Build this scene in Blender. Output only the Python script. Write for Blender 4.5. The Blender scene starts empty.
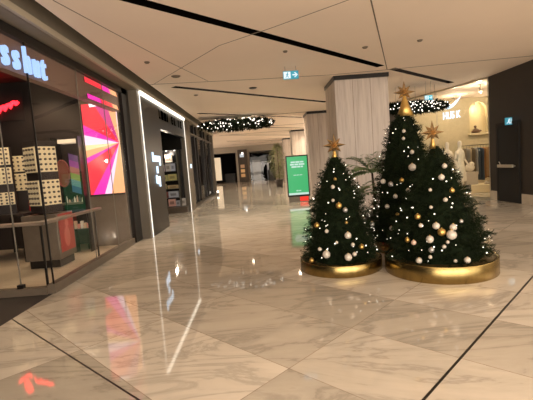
import bpy, bmesh, math, random
from mathutils import Vector, Matrix, noise
random.seed(7)
SC = bpy.context.scene
COL = SC.collection
R = math.radians
PI = math.pi

# ------------------------------------------------------------ camera, world, exposure
cam = bpy.data.cameras.new('camera'); cam.sensor_width = 36; cam.lens = 390/533*36
cam.clip_end = 200
co = bpy.data.objects.new('camera', cam); COL.objects.link(co)
co.matrix_world = Matrix.Translation((0, 0, 1.5)) @ (Matrix.Rotation(R(-0.57), 3, 'Z') @ Matrix.Rotation(R(90-5.1), 3, 'X') @ Matrix.Rotation(R(-4.3), 3, 'Z')).to_4x4()
SC.camera = co
w = bpy.data.worlds.new('world'); SC.world = w; w.use_nodes = True
w.node_tree.nodes['Background'].inputs[0].default_value = (1.0, .88, .75, 1)
w.node_tree.nodes['Background'].inputs[1].default_value = 2.5
SC.view_settings.view_transform = 'Standard'; SC.view_settings.look = 'None'
SC.view_settings.gamma = 1; SC.view_settings.use_curve_mapping = False
SC.view_settings.exposure = 0.45
# added fill light behind the camera, standing for the bright hall there
al = bpy.data.lights.new('rear_fill', 'AREA'); al.shape = 'RECTANGLE'; al.size = 9; al.size_y = 2.2; al.energy = 300; al.color = (1, .88, .75)
ao = bpy.data.objects.new('rear_fill', al); COL.objects.link(ao); ao.location = (2.0, -2.8, 1.3); ao.rotation_euler = (R(112), 0, 0)
# added unseen fill panels overhead, to the right and behind the camera
for px, py, sx, sy, en in ((9.5, 2.5, 4, 6, 260), (1.5, -1.2, 6, 2.5, 70)):
    al = bpy.data.lights.new('overhead_fill', 'AREA'); al.shape = 'RECTANGLE'; al.size = sx; al.size_y = sy; al.energy = en; al.color = (1, .88, .75)
    ao = bpy.data.objects.new('overhead_fill', al); COL.objects.link(ao); ao.location = (px, py, 3.5)
P_SLOT = 14      # watts of one slot spotlight
P_HUSK = 22      # watts of one boutique ceiling lamp
P_SHOP = 26       # watts of one lamp in the shop on the left

# ------------------------------------------------------------ helpers
def tag(o, label=None, cat=None, group=None, kind=None):
    if label: o['label'] = label
    if cat: o['category'] = cat
    if group: o['group'] = group
    if kind: o['kind'] = kind
    return o

def thing(name, label, cat, loc=(0, 0, 0), rz=0, group=None):
    o = bpy.data.objects.new(name, None); COL.objects.link(o)
    o.location = loc; o.rotation_euler = (0, 0, rz); o.empty_display_size = .1
    return tag(o, label, cat, group)

class MB:
    def __init__(s): s.bm = bmesh.new(); s.mi = 0
    def _add(s, verts, faces):
        vs = [s.bm.verts.new(v) for v in verts]
        for f in faces:
            try:
                fc = s.bm.faces.new([vs[i] for i in f]); fc.material_index = s.mi
            except ValueError: pass
        return s
    def box(s, x0, x1, y0, y1, z0, z1, m=None):
        v = [Vector((x, y, z)) for z in (z0, z1) for y in (y0, y1) for x in (x0, x1)]
        if m: v = [m @ p for p in v]
        return s._add(v, [(0,2,3,1),(4,5,7,6),(0,1,5,4),(2,6,7,3),(0,4,6,2),(1,3,7,5)])
    def prism(s, pts, z0, z1):
        n = len(pts)
        v = [(x, y, z0) for x, y in pts]+[(x, y, z1) for x, y in pts]
        f = [tuple(range(n))[::-1], tuple(range(n, 2*n))]+[(i, (i+1) % n, n+(i+1) % n, n+i) for i in range(n)]
        return s._add(v, f)
    def lathe(s, prof, n=24, c=(0, 0, 0), m=None):
        v = []; f = []
        for r, z in prof:
            for k in range(n):
                a = 2*PI*k/n; p = Vector((c[0]+max(r, 1e-4)*math.cos(a), c[1]+max(r, 1e-4)*math.sin(a), c[2]+z))
                v.append(m @ p if m else p)
        for i in range(len(prof)-1):
            for k in range(n):
                f.append((i*n+k, i*n+(k+1) % n, (i+1)*n+(k+1) % n, (i+1)*n+k))
        f.append(tuple(range(n))[::-1]); f.append(tuple(range((len(prof)-1)*n, len(prof)*n)))
        return s._add(v, f)
    def tube(s, pts, r, n=8, r2=None):
        pts = [Vector(p) for p in pts]; rings = []
        for i, p in enumerate(pts):
            d = (pts[min(i+1, len(pts)-1)]-pts[max(i-1, 0)]).normalized()
            up = Vector((0, 0, 1)) if abs(d.z) < .95 else Vector((1, 0, 0))
            a = d.cross(up).normalized(); b = d.cross(a)
            rr = r if r2 is None else r+(r2-r)*i/(len(pts)-1)
            rings.append([p+(a*math.cos(2*PI*k/n)+b*math.sin(2*PI*k/n))*rr for k in range(n)])
        v = [q for g in rings for q in g]; f = []
        for i in range(len(pts)-1):
            for k in range(n): f.append((i*n+k, i*n+(k+1) % n, (i+1)*n+(k+1) % n, (i+1)*n+k))
        f.append(tuple(range(n))[::-1]); f.append(tuple(range((len(pts)-1)*n, len(pts)*n)))
        return s._add(v, f)
    def ball(s, c, r, u=12, v=8, sc=(1, 1, 1)):
        prof = [(r*math.sin(PI*i/v), -r*math.cos(PI*i/v)) for i in range(v+1)]
        m = Matrix.Translation(c) @ Matrix.Diagonal((*sc, 1))
        return s.lathe(prof, u, m=m)
    def build(s, name, mats, parent=None, smooth=False, bevel=0, loc=None):
        s.bm.normal_update()
        bmesh.ops.recalc_face_normals(s.bm, faces=s.bm.faces)
        me = bpy.data.meshes.new(name); s.bm.to_mesh(me); s.bm.free()
        for m in (mats if isinstance(mats, list) else [mats]): me.materials.append(m)
        if smooth:
            for p in me.polygons: p.use_smooth = len(p.vertices) <= 4
        o = bpy.data.objects.new(name, me); COL.objects.link(o); o.parent = parent
        if loc: o.location = loc
        if bevel:
            md = o.modifiers.new('bevel', 'BEVEL'); md.width = bevel; md.segments = 2; md.limit_method = 'ANGLE'
        return o

def box(name, mats, x0, x1, y0, y1, z0, z1, parent=None, bevel=0):
    return MB().box(x0, x1, y0, y1, z0, z1).build(name, mats, parent, bevel=bevel)
def struct(o, label=None): o['kind'] = 'structure'; 
def sbox(name, m, *a, parent=None):
    o = box(name, m, *a, parent=parent)
    if not parent: o['kind'] = 'structure'
    return o

def mesh_obj(name, verts, faces, mats, parent=None):
    me = bpy.data.meshes.new(name); me.from_pydata(verts, [], faces); me.update()
    for m in (mats if isinstance(mats, list) else [mats]): me.materials.append(m)
    o = bpy.data.objects.new(name, me); COL.objects.link(o); o.parent = parent
    return o

# ------------------------------------------------------------ materials
def mat(name, col, rough=.5, metal=0, emit=0, ecol=None, var=0, scale=8, stretch=(1, 1, 1), bump=0, spec=.5, rvar=0):
    m = bpy.data.materials.new(name); m.use_nodes = True
    nt = m.node_tree; b = nt.nodes['Principled BSDF']
    b.inputs['Base Color'].default_value = (*col, 1); b.inputs['Roughness'].default_value = rough
    b.inputs['Metallic'].default_value = metal; b.inputs['Specular IOR Level'].default_value = spec
    if emit >= .5: b.inputs['Base Color'].default_value = (.05, .05, .05, 1)
    if emit:
        b.inputs['Emission Color'].default_value = (*(ecol or col), 1); b.inputs['Emission Strength'].default_value = emit
    if var or bump or rvar:
        tc = nt.nodes.new('ShaderNodeTexCoord'); mp = nt.nodes.new('ShaderNodeMapping')
        mp.inputs['Scale'].default_value = stretch
        nz = nt.nodes.new('ShaderNodeTexNoise'); nz.inputs['Scale'].default_value = scale; nz.inputs['Detail'].default_value = 5
        nt.links.new(tc.outputs['Object'], mp.inputs[0]); nt.links.new(mp.outputs[0], nz.inputs[0])
        if var:
            rp = nt.nodes.new('ShaderNodeValToRGB')
            rp.color_ramp.elements[0].position = .3; rp.color_ramp.elements[1].position = .7
            rp.color_ramp.elements[0].color = (*[c*(1-var) for c in col], 1)
            rp.color_ramp.elements[1].color = (*[min(1, c*(1+var)) for c in col], 1)
            nt.links.new(nz.outputs[0], rp.inputs[0]); nt.links.new(rp.outputs[0], b.inputs['Base Color'])
        if bump:
            bp = nt.nodes.new('ShaderNodeBump'); bp.inputs['Strength'].default_value = bump; bp.inputs['Distance'].default_value = .01
            nt.links.new(nz.outputs[0], bp.inputs['Height']); nt.links.new(bp.outputs[0], b.inputs['Normal'])
    return m

def glass_mat(name, tint=(1, 1, 1), base=.04):
    m = bpy.data.materials.new(name); m.use_nodes = True; nt = m.node_tree; nt.nodes.clear()
    out = nt.nodes.new('ShaderNodeOutputMaterial'); mx = nt.nodes.new('ShaderNodeMixShader')
    tr = nt.nodes.new('ShaderNodeBsdfTransparent'); tr.inputs[0].default_value = (*tint, 1)
    gl = nt.nodes.new('ShaderNodeBsdfGlossy'); gl.inputs['Roughness'].default_value = .01
    lw = nt.nodes.new('ShaderNodeLayerWeight'); lw.inputs[0].default_value = .5
    pw = nt.nodes.new('ShaderNodeMath'); pw.operation = 'POWER'; pw.inputs[1].default_value = 5
    fr = nt.nodes.new('ShaderNodeMath'); fr.operation = 'MULTIPLY_ADD'; fr.inputs[1].default_value = .3; fr.inputs[2].default_value = base/2
    nt.links.new(lw.outputs['Facing'], pw.inputs[0]); nt.links.new(pw.outputs[0], fr.inputs[0])
    nt.links.new(fr.outputs[0], mx.inputs[0]); nt.links.new(tr.outputs[0], mx.inputs[1]); nt.links.new(gl.outputs[0], mx.inputs[2])
    nt.links.new(mx.outputs[0], out.inputs[0])
    return m

def marble_floor():
    m = bpy.data.materials.new('marble_tiles'); m.use_nodes = True; nt = m.node_tree; b = nt.nodes['Principled BSDF']
    N = nt.nodes.new; L = nt.links.new
    tc = N('ShaderNodeTexCoord')
    mp = N('ShaderNodeMapping'); mp.inputs['Rotation'].default_value = (0, 0, R(45))
    mp.inputs['Location'].default_value = (.175, -.316, 0)
    L(tc.outputs['Object'], mp.inputs[0])
    br = N('ShaderNodeTexBrick'); br.offset = 0.0; br.squash = 1
    br.inputs['Scale'].default_value = 1; br.inputs['Brick Width'].default_value = .849*2; br.inputs['Row Height'].default_value = .849
    br.inputs['Mortar Size'].default_value = .0035; br.inputs['Mortar Smooth'].default_value = 0
    br.inputs['Color1'].default_value = (.40, .36, .295, 1); br.inputs['Color2'].default_value = (.62, .56, .47, 1)
    br.inputs['Mortar'].default_value = (.34, .28, .22, 1); br.inputs['Bias'].default_value = .1
    L(mp.outputs[0], br.inputs[0])
    # veins whose direction drifts from tile to tile
    sp = N('ShaderNodeSeparateColor'); L(br.outputs[0], sp.inputs[0])
    mp2 = N('ShaderNodeMapping'); mp2.inputs['Rotation'].default_value = (0, 0, R(-28)); mp2.inputs['Scale'].default_value = (.55, 1.9, 1)
    L(tc.outputs['Object'], mp2.inputs[0])
    cb = N('ShaderNodeCombineXYZ'); mu = N('ShaderNodeMath'); mu.operation = 'MULTIPLY'; mu.inputs[1].default_value = 37
    L(sp.outputs[0], mu.inputs[0]); L(mu.outputs[0], cb.inputs[2])
    ad = N('ShaderNodeVectorMath'); ad.operation = 'ADD'; L(mp2.outputs[0], ad.inputs[0]); L(cb.outputs[0], ad.inputs[1])
    nz = N('ShaderNodeTexNoise'); nz.inputs['Scale'].default_value = 1.1; nz.inputs['Detail'].default_value = 9; nz.inputs['Roughness'].default_value = .62
    nz.inputs['Distortion'].default_value = .9
    L(ad.outputs[0], nz.inputs[0])
    rp = N('ShaderNodeValToRGB'); e = rp.color_ramp.elements
    e[0].position = .0; e[0].color = (1, 1, 1, 1); e[1].position = 1; e[1].color = (1.0, 1.0, 1.0, 1)
    for p, c in ((.36, 1.06), (.46, .96), (.495, .72), (.52, .95), (.62, 1.05), (.70, .82)):
        k = e.new(p); k.color = (c, c*.985, c*.97, 1)
    L(nz.outputs[0], rp.inputs[0])
    mx = N('ShaderNodeMix'); mx.data_type = 'RGBA'; mx.blend_type = 'MULTIPLY'; mx.inputs[0].default_value = 1
    L(br.outputs[0], mx.inputs[6]); L(rp.outputs[0], mx.inputs[7]); L(mx.outputs[2], b.inputs['Base Color'])
    b.inputs['Roughness'].default_value = .042; b.inputs['IOR'].default_value = 1.52; b.inputs['Specular IOR Level'].default_value = .6
    return m

def stone_pillar():
    m = bpy.data.materials.new('vein_cut_stone'); m.use_nodes = True; nt = m.node_tree; b = nt.nodes['Principled BSDF']
    N = nt.nodes.new; L = nt.links.new
    tc = N('ShaderNodeTexCoord'); mp = N('ShaderNodeMapping'); mp.inputs['Scale'].default_value = (9, 9, .5)
    L(tc.outputs['Object'], mp.inputs[0])
    nz = N('ShaderNodeTexNoise'); nz.inputs['Scale'].default_value = 1.6; nz.inputs['Detail'].default_value = 8; nz.inputs['Roughness'].default_value = .65
    L(mp.outputs[0], nz.inputs[0])
    rp = N('ShaderNodeValToRGB'); e = rp.color_ramp.elements
    e[0].position = .3; e[0].color = (.34, .285, .24, 1); e[1].position = .72; e[1].color = (.54, .47, .405, 1)
    k = e.new(.5); k.color = (.47, .40, .345, 1)
    L(nz.outputs[0], rp.inputs[0]); L(rp.outputs[0], b.inputs['Base Color']); b.inputs['Roughness'].default_value = .35
    return m

M = {}
M['floor'] = marble_floor(); M['stone'] = stone_pillar()
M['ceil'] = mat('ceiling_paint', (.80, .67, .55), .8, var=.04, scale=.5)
M['black'] = mat('black_void', (.0025, .002, .0018), 1, spec=0)
M['joint'] = mat('dark_joint_metal', (.035, .03, .024), .35, .6)
M['seam'] = mat('ceiling_joint', (.15, .115, .085), .8)
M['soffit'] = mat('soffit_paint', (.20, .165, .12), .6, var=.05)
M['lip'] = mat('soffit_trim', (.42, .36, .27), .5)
M['pil'] = mat('bronze_grey_panel', (.12, .10, .074), .4, var=.06, scale=2)
M['dkwall'] = mat('dark_bronze_wall', (.022, .016, .012), .6, var=.1, scale=3)
M['door'] = mat('dark_door', (.005, .004, .003), .8)
M['base'] = mat('pale_stone_skirting', (.50, .43, .34), .25, var=.08, scale=3)
M['dk'] = mat('black_metal', (.012, .010, .009), .3, .3)
M['dkgloss'] = mat('dark_gloss_panel', (.006, .005, .0035), .35, spec=.2, var=.2, scale=2)
M['shopfloor'] = mat('shop_floor', (.52, .44, .33), .3, var=.1, scale=2, stretch=(1, 5, 1))
M['mat'] = mat('entrance_mat', (.03, .022, .016), .8, var=.3, scale=60)
M['plinth'] = mat('grey_plinth', (.11, .085, .062), .35, var=.1)
M['shopwall'] = mat('shop_wall', (.02, .013, .011), .6, var=.15, scale=2)
M['fascia'] = mat('fascia_paint', (.20, .12, .09), .5, var=.05)
M['cream'] = mat('cream_board', (.86, .74, .48), .5)
M['hole'] = mat('dark_pot', (.09, .07, .05), .4)
M['glass'] = glass_mat('clear_glass')
M['brass'] = mat('brushed_brass', (.31, .225, .085), .27, 1, var=.12, scale=1.2, stretch=(9, 9, .2))
M['brassdark'] = mat('brass_top', (.22, .15, .06), .45, .8)
M['needle'] = mat('fir_needles', (.008, .014, .004), .75, var=.45, spec=.15, scale=6)
M['needle2'] = mat('dark_fir_core', (.005, .009, .003), .9, spec=.1, var=.4, scale=10, bump=.6)
M['bark'] = mat('bark', (.06, .04, .025), .9, var=.3, scale=20, bump=.5)
M['gold'] = mat('gold_glitter', (.55, .36, .11), .35, .9, bump=.3, scale=80)
M['starm'] = mat('champagne_metal', (.50, .35, .18), .25, .9)
M['white'] = mat('pearl_white', (.52, .47, .40), .3, .1)
M['silver'] = mat('frosted_silver', (.42, .40, .38), .3, .6)
M['pink'] = mat('pale_pink_gloss', (.6, .42, .33), .25, .2)
M['bulb'] = mat('bulb_glow', (1, .93, .8), .4, emit=2.35, ecol=(1, .90, .74))
M['bulbw'] = mat('cool_bulb_glow', (1, 1, 1), .4, emit=2.3, ecol=(1, .90, .78))
M['tubelight'] = mat('light_line', (1, 1, 1), .4, emit=2.21, ecol=(1, .90, .74))
M['tubethin'] = mat('thin_light_line', (1, 1, 1), .4, emit=1.2, ecol=(1, .90, .76))
M['sign'] = mat('sign_glow', (.8, .9, 1), .4, emit=0.92, ecol=(.36, .56, 1))
M['signw'] = mat('white_sign_glow', (1, 1, 1), .4, emit=1.3, ecol=(.62, .82, 1))
M['neon'] = mat('red_neon', (1, .02, .02), .4, emit=5, ecol=(1, .012, .02))
M['green'] = mat('green_screen', (.0, .3, .1), .3, emit=0.74, ecol=(.006, .42, .13))
M['scrwhite'] = mat('screen_white', (.8, .9, .85), .3, emit=0.62, ecol=(.65, .9, .8))
M['redlab'] = mat('red_panel', (.75, .03, .02), .5, emit=.25, ecol=(1, .05, .03))
M['exit'] = mat('exit_sign_blue', (.02, .3, .45), .4, emit=.22, ecol=(.02, .28, .42))
M['exitw'] = mat('exit_sign_white', (1, 1, 1), .4, emit=.8, ecol=(.8, .95, 1))
M['cloth_w'] = mat('white_cloth', (.80, .74, .62), .8, var=.1, scale=10)
M['skin'] = mat('mannequin_white', (.86, .80, .68), .4)
M['huskwall'] = mat('boutique_plaster', (.58, .50, .33), .8, var=.05)
M['huskceil'] = mat('boutique_ceiling', (.6, .5, .3), .8)
M['niche'] = mat('niche_plaster', (.74, .64, .42), .8)
M['terra'] = mat('brown_ceramic', (.12, .06, .03), .4)
M['steel'] = mat('brushed_steel', (.55, .5, .42), .3, .9)
M['grey'] = mat('mid_grey_metal', (.18, .16, .13), .4, .3)
M['leaf'] = mat('palm_leaf', (.13, .20, .07), .45, var=.35, scale=8)
M['leafy'] = mat('yellow_green_leaf', (.22, .24, .09), .5, var=.35, scale=8)
M['pot'] = mat('dark_planter', (.04, .032, .026), .4)
M['wood'] = mat('counter_wood', (.18, .135, .10), .4, var=.15, scale=3, stretch=(1, 8, 1))
M['farwall'] = mat('far_wall', (.30, .25, .19), .6, var=.05)
M['warmlit'] = mat('lit_display_panel', (.8, .7, .55), .6, emit=.28, ecol=(1, .8, .55))
M['brown'] = mat('brown_timber', (.045, .03, .018), .5, var=.2, scale=2, stretch=(6, 6, .5))
def cmat(n, c, e=0, rough=.5): return mat(n, c, rough, emit=e, ecol=c)

# ------------------------------------------------------------ floor and ceiling
f = MB(); f.prism([(-2.9, -3), (12.5, -3), (12.5, 40), (-9, 40), (-9, 9.15), (-2.9, 9.15)], -.1, 0)
f.build('floor', M['floor'])['kind'] = 'structure'
sbox('floor', M['shopfloor'], -9, -2.9, 5.15, 9.15, -.1, .002)
sbox('floor', M['mat'], -9, -2.9, -3, 5.15, -.1, .001)
def strip(name, m, a, b, wd, z0, z1):
    a = Vector((*a, 0)); b = Vector((*b, 0)); d = (b-a).normalized(); n = Vector((-d.y, d.x, 0))*wd/2
    o = MB().prism([(a+n)[:2], (a-n)[:2], (b-n)[:2], (b+n)[:2]], z0, z1).build(name, m)
    o['kind'] = 'structure'; return o
strip('trim_1', M['joint'], (-2.9, 4.28), (-2.9+7.2, 4.28-6.5), .014, -.01, .0012)
strip('trim_2', M['joint'], (6.7, 7.9), (-1.0, .42), .018, -.01, .0012)

CZ = 3.55
slots = []
def slot_pts(k):
    a, b = {0: ((-3.4+1.4, 4.15), (2.93, 9.12)), 1: ((3.28, 9.42), (5.95, 11.95)), 2: ((-1.95, 9.68), (2.5, 13.95)),
            3: ((-2.1, 14.4), (2.1, 18.1)), 4: ((-2.0, 19.2), (4.3, 25.2)), 5: ((-2.0, 24.6), (4.3, 30.6)), 6: ((2.7, 1.2), (-1.6+4.0, .9)),
            7: ((-3.0, 29.6), (3.5, 35.8)), 8: ((1.2, 1.6), (5.9, 6.0)), 9: ((-2.2, -2.2), (1.0, 1.1))}[k]
    return Vector((*a, 0)), Vector((*b, 0))
def ceiling_slab(x0, x1, y0, y1, cuts):
    o = box('ceiling', M['ceil'], x0, x1, y0, y1, CZ, CZ+.12)
    if cuts:
        c = MB()
        for a, b, wd in cuts:
            d = (b-a).normalized(); n = Vector((-d.y, d.x, 0))*wd/2
            c.prism([(a+n)[:2], (a-n)[:2], (b-n)[:2], (b+n)[:2]], CZ-.2, CZ+.4)
        co_ = c.build('cutter', M['black'])
        md = o.modifiers.new('b', 'BOOLEAN'); md.object = co_; md.operation = 'DIFFERENCE'; md.solver = 'EXACT'; md.material_mode = 'TRANSFER'
        dg = bpy.context.evaluated_depsgraph_get()
        me = bpy.data.meshes.new_from_object(o.evaluated_get(dg))
        o.modifiers.clear(); o.data = me
        bpy.data.objects.remove(co_)
    o['kind'] = 'structure'
    return o
SL = [(*slot_pts(k), .19 if k < 2 else .21) for k in (0, 1, 2, 3, 4, 5, 7, 8, 9)]
ceiling_slab(-2.4, 12.5, -3, 40, SL)
ceiling_slab(-9, -2.4, 23.2, 40, [])
sbox('ceiling', M['black'], -2.7, 12.5, -3, 40, CZ+.3, CZ+.34)       # dark deck above the slots
# fine ceiling joints
def seam(pts, wd=.012, m=None):
    for i in range(len(pts)-1):
        strip('trim_3', m or M['seam'], pts[i], pts[i+1], wd, CZ-.003, CZ+.01)
seam([(-2.21, 4.67), (-1.95, 5.82), (-1.57, 7.44), (-1.06, 9.33)])
seam([(-2.36, 9.32), (-.53, 6.75), (.31, 6.1), (1.6, 5.0)])
seam([(1.5, 5.0), (2.29, 7.09), (3.2, 9.5)], .02)
seam([(-2.4, 9.25), (-1.25, 9.37), (.16, 9.52), (1.9, 9.62), (3.3, 9.5), (4.64, 9.34), (6.75, 9.15)], .03)
for y in (16.3, 21.0, 24.7, 31.3, 35.5): seam([(-2.4, y), (7, y-.1)], .12)
# bulkhead above the left shopfronts
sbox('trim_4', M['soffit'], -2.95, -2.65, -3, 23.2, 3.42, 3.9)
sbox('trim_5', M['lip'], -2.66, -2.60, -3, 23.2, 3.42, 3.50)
sbox('trim_6', M['dk'], -2.94, -2.86, -3, 8.95, 3.28, 3.40)

# slot spotlights: small heads recessed into the ceiling slots
def area_spot(parent, loc, power, size=160, r=.05, col=(1, .76, .52)):
    l = bpy.data.lights.new('lamp', 'SPOT'); l.energy = power; l.spot_size = R(size); l.spot_blend = .6; l.shadow_soft_size = r; l.color = col
    o = bpy.data.objects.new('lamp', l); COL.objects.link(o); o.parent = parent; o.location = loc
    return o
def point(parent, loc, power, col=(1, .76, .5), r=.05):
    l = bpy.data.lights.new('lamp', 'POINT'); l.energy = power; l.shadow_soft_size = r; l.color = col
    o = bpy.data.objects.new('lamp', l); COL.objects.link(o); o.parent = parent; o.location = loc
    return o
sb = None
def slot_light(x, y, power):
    t = thing('ceiling_spotlight', 'small black spotlight recessed in a dark diagonal ceiling slot', 'spotlight', (x, y, CZ+.02), 0, 'spotlights in the ceiling slots')
    b = MB(); b.lathe([(.035, 0), (.045, .1), (.045, .28)], 14); b.build('housing', M['dk'], t)
    area_spot(t, (0, 0, -.03), power)
for k, fr in ((3, (.85,)), (4, (.2, .7)), (5, (.3, .8)), (7, (.4,)), (8, (.2, .7)), (9, (.4, .9))):
    a, b = slot_pts(k)
    for t_ in fr:
        p = a.lerp(b, t_); slot_light(p.x, p.y, P_SLOT*(4 if k in (3, 4, 5, 7) else 1))
def slot_fill(k, power):  # fill strips added inside the slots to brighten the middle of the hall
    a, b = slot_pts(k); c = (a+b)/2; L_ = (b-a).length*.92
    t = thing('slot_fill_strip', 'added fill strip hidden inside a dark diagonal ceiling slot', 'light strip', (c.x, c.y, CZ+.16), math.atan2(b.y-a.y, b.x-a.x), 'added fill strips in the ceiling slots')
    MB().box(-L_/2, L_/2, -.06, .06, 0, .03).build('channel', M['dk'], t)
    l = bpy.data.lights.new('lamp', 'AREA'); l.shape = 'RECTANGLE'; l.size = L_; l.size_y = .10; l.energy = power; l.color = (1, .86, .68)
    o = bpy.data.objects.new('lamp', l); COL.objects.link(o); o.parent = t; o.location = (0, 0, -.01)
for k, pw in ((1, 40), (2, 140), (3, 190), (4, 190), (5, 160)): slot_fill(k, pw)
# ceiling discs
for x, y, r, lab, nm in ((-1.93, 7.41, .05, 'tiny round sprinkler plate on the ceiling near the left bulkhead', 'sprinkler'),
                     (-1.66, 8.63, .10, 'pale round speaker grille in the ceiling left of the dark dome', 'ceiling_speaker'),
                     (-.03, 10.5, .11, 'dark round ceiling dome between the two long slots', 'ceiling_dome'),
                     (-1.6, 10.9, .06, 'small round sprinkler plate above the lit shop frame', 'sprinkler'),
                     (2.12, 7.46, .055, 'small round sprinkler plate on the ceiling in front of the stone pillar', 'sprinkler'),
                     (3.07, 7.27, .05, 'small round detector on the ceiling right of the thin joint', 'smoke_detector'),
                     (.62, 7.35, .045, 'tiny round detector on the ceiling above the hanging exit sign', 'smoke_detector')):
    b = MB(); b.lathe([(.001, -.028), (r*.7, -.026), (r, -.006), (r, .004)], 20)
    tag(b.build(nm, M['dk'] if nm == 'ceiling_dome' else M['seam'], None, loc=(x, y, CZ), smooth=True), lab, nm.replace('_', ' '))

# ------------------------------------------------------------ stone pillars
for i, (y0, x0, wd) in enumerate(((9.8, 1.98, 1.33), (16.2, 2.08, 1.3), (24.5, 2.1, 1.3), (31.8, 2.0, 1.3))):
    lab = ['large vein-cut stone pillar directly behind the christmas trees', 'second stone pillar just left of and behind the nearest one',
           'third stone pillar down the hall above the green screen', 'farthest stone pillar beside the leafy plant'][i]
    t = thing('stone_pillar', lab, 'pillar', (x0+wd/2, y0+wd/2, 0), 0, 'square stone pillars')
    h = wd/2
    b = MB().box(-h, h, -h, h, 0, 3.45); b.build('shaft', M['stone'], t, bevel=.01)
    b = MB()
    for s in (-.22, .22): b.box(s-.004, s+.004, -h-.002, -h+.004, 0, 3.45); b.box(-h-.002, -h+.004, s-.004, s+.004, 0, 3.45)
    b.build('panel_joint', M['seam'], t)
    b = MB().box(-h-.02, h+.02, -h-.02, h+.02, 3.45, 3.551); b.build('cap', M['dk'], t)  # black band drawn for the shadow gap under the ceiling

# ------------------------------------------------------------ right side: dark wall, door, boutique
sbox('wall_right', M['dkwall'], 6.75, 7.0, 8.2, 11.4, 0, CZ)
sbox('baseboard_right', M['base'], 6.735, 6.75, 8.2, 10.02, 0, .26)
sbox('baseboard_right', M['base'], 6.735, 6.75, 11.04, 11.4, 0, .26)
dr = box('door_1', M['door'], 6.72, 6.75, 10.12, 10.95, 0, 2.1); dr['kind'] = 'structure'
b = MB(); b.box(6.70, 6.75, 10.05, 10.12, 0, 2.17); b.box(6.70, 6.75, 10.95, 11.02, 0, 2.17); b.box(6.70, 6.75, 10.12, 10.95, 2.1, 2.17)
b.build('door_frame', M['door'], dr)
b = MB(); b.box(6.63, 6.66, 10.2, 10.88, .95, 1.03); b.box(6.66, 6.72, 10.22, 10.27, .97, 1.01); b.box(6.66, 6.72, 10.81, 10.86, .97, 1.01)
b.build('push_bar', M['steel'], dr, bevel=.006)
b = MB(); b.tube([(6.70, 10.84, 1.03), (6.66, 10.84, 1.11)], .012); b.build('latch', M['steel'], dr)

sbox('wall_right', M['farwall'], 12.5, 12.6, -3, 8.2, 0, CZ)
sbox('wall_right', M['farwall'], 7.0, 12.6, 8.2, 8.3, 0, CZ)
# generic running-man exit sign facing the camera (local x right, z up)
def exit_sign(loc, wd, hg, label, arrow=True, rz=0, hang=0, plain=False):
    t = thing('exit_sign', label, 'exit sign', loc, rz, 'exit signs')
    MB().box(-wd/2, wd/2, -.02, .02, 0, hg).build('sign_box', M['exit'], t, bevel=.004)
    b = MB(); u = hg/10; cx = -wd*.24 if arrow else 0
    if arrow:
        b.box(-wd*.46, -wd*.02, -.022, -.018, u*1, u*9)
        b.build('pictogram_panel', M['exitw'], t)
        b = MB(); y = -.024
        b.ball((cx+u*.6, y, u*7.6), u*.8, 8, 6)
        b.tube([(cx+u*.3, y, u*6.6), (cx-u*.2, y, u*4.3)], u*.75, 6)
        b.tube([(cx-u*.2, y, u*4.3), (cx+u*1.2, y, u*3.2), (cx+u*1.2, y, u*1.8)], u*.45, 6)
        b.tube([(cx-u*.2, y, u*4.3), (cx-u*1.0, y, u*2.9), (cx-u*2.2, y, u*2.4)], u*.45, 6)
        b.tube([(cx+u*.3, y, u*6.2), (cx+u*1.7, y, u*5.6)], u*.35, 6)
        b.tube([(cx+u*.1, y, u*6.2), (cx-u*1.4, y, u*5.2)], u*.35, 6)
        b.build('running_figure', M['exit'], t)
        b = MB(); ax = wd*.26
        b.box(ax-u*3, ax+u*1, -.024, -.018, u*4.3, u*5.7)
        b.mi = 0
        b._add([(ax+u*.4, -.024, u*8), (ax+u*3.6, -.024, u*5), (ax+u*.4, -.024, u*2), (ax-u*1.2, -.024, u*2), (ax+u*1.8, -.024, u*5), (ax-u*1.2, -.024, u*8)], [(0, 1, 4, 5), (1, 2, 3, 4)])
        b.build('arrow', M['exitw'], t)
    else:
        y = -.024
        b.ball((cx+u*.6, y, u*7.6), u*.9, 8, 6)
        b.tube([(cx+u*.3, y, u*6.6), (cx-u*.2, y, u*4.3)], u*.85, 6)
        b.tube([(cx-u*.2, y, u*4.3), (cx+u*1.4, y, u*3.2), (cx+u*1.2, y, u*1.2)], u*.55, 6)
        b.tube([(cx-u*.2, y, u*4.3), (cx-u*1.2, y, u*2.9), (cx-u*2.6, y, u*2.2)], u*.55, 6)
        b.build('running_figure', M['exitw'], t)
        MB().box(wd*.28, wd*.36, -.024, -.018, u*1.5, u*8.5).build('door_mark', M['exitw'], t)
    if hang:
        for sx in (-1, 1): MB().tube([(sx*wd*.35, 0, hg), (sx*wd*.35, 0, hg+hang)], .004, 5).build('hanging_rod', M['grey'], t)
    return t
exit_sign((.80, 8.5, 3.28), .33, .17, 'blue and white exit sign with arrow hanging from the ceiling left of the stone pillar', True, 0, .1)
exit_sign((6.64, 10.35, 2.08), .17, .19, 'blue exit sign mounted over the dark door', False, R(-12))
exit_sign((5.0, 11.4, 3.02), .22, .13, 'pale exit sign hanging beside the glazed boutique front', True, 0, .4)

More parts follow.
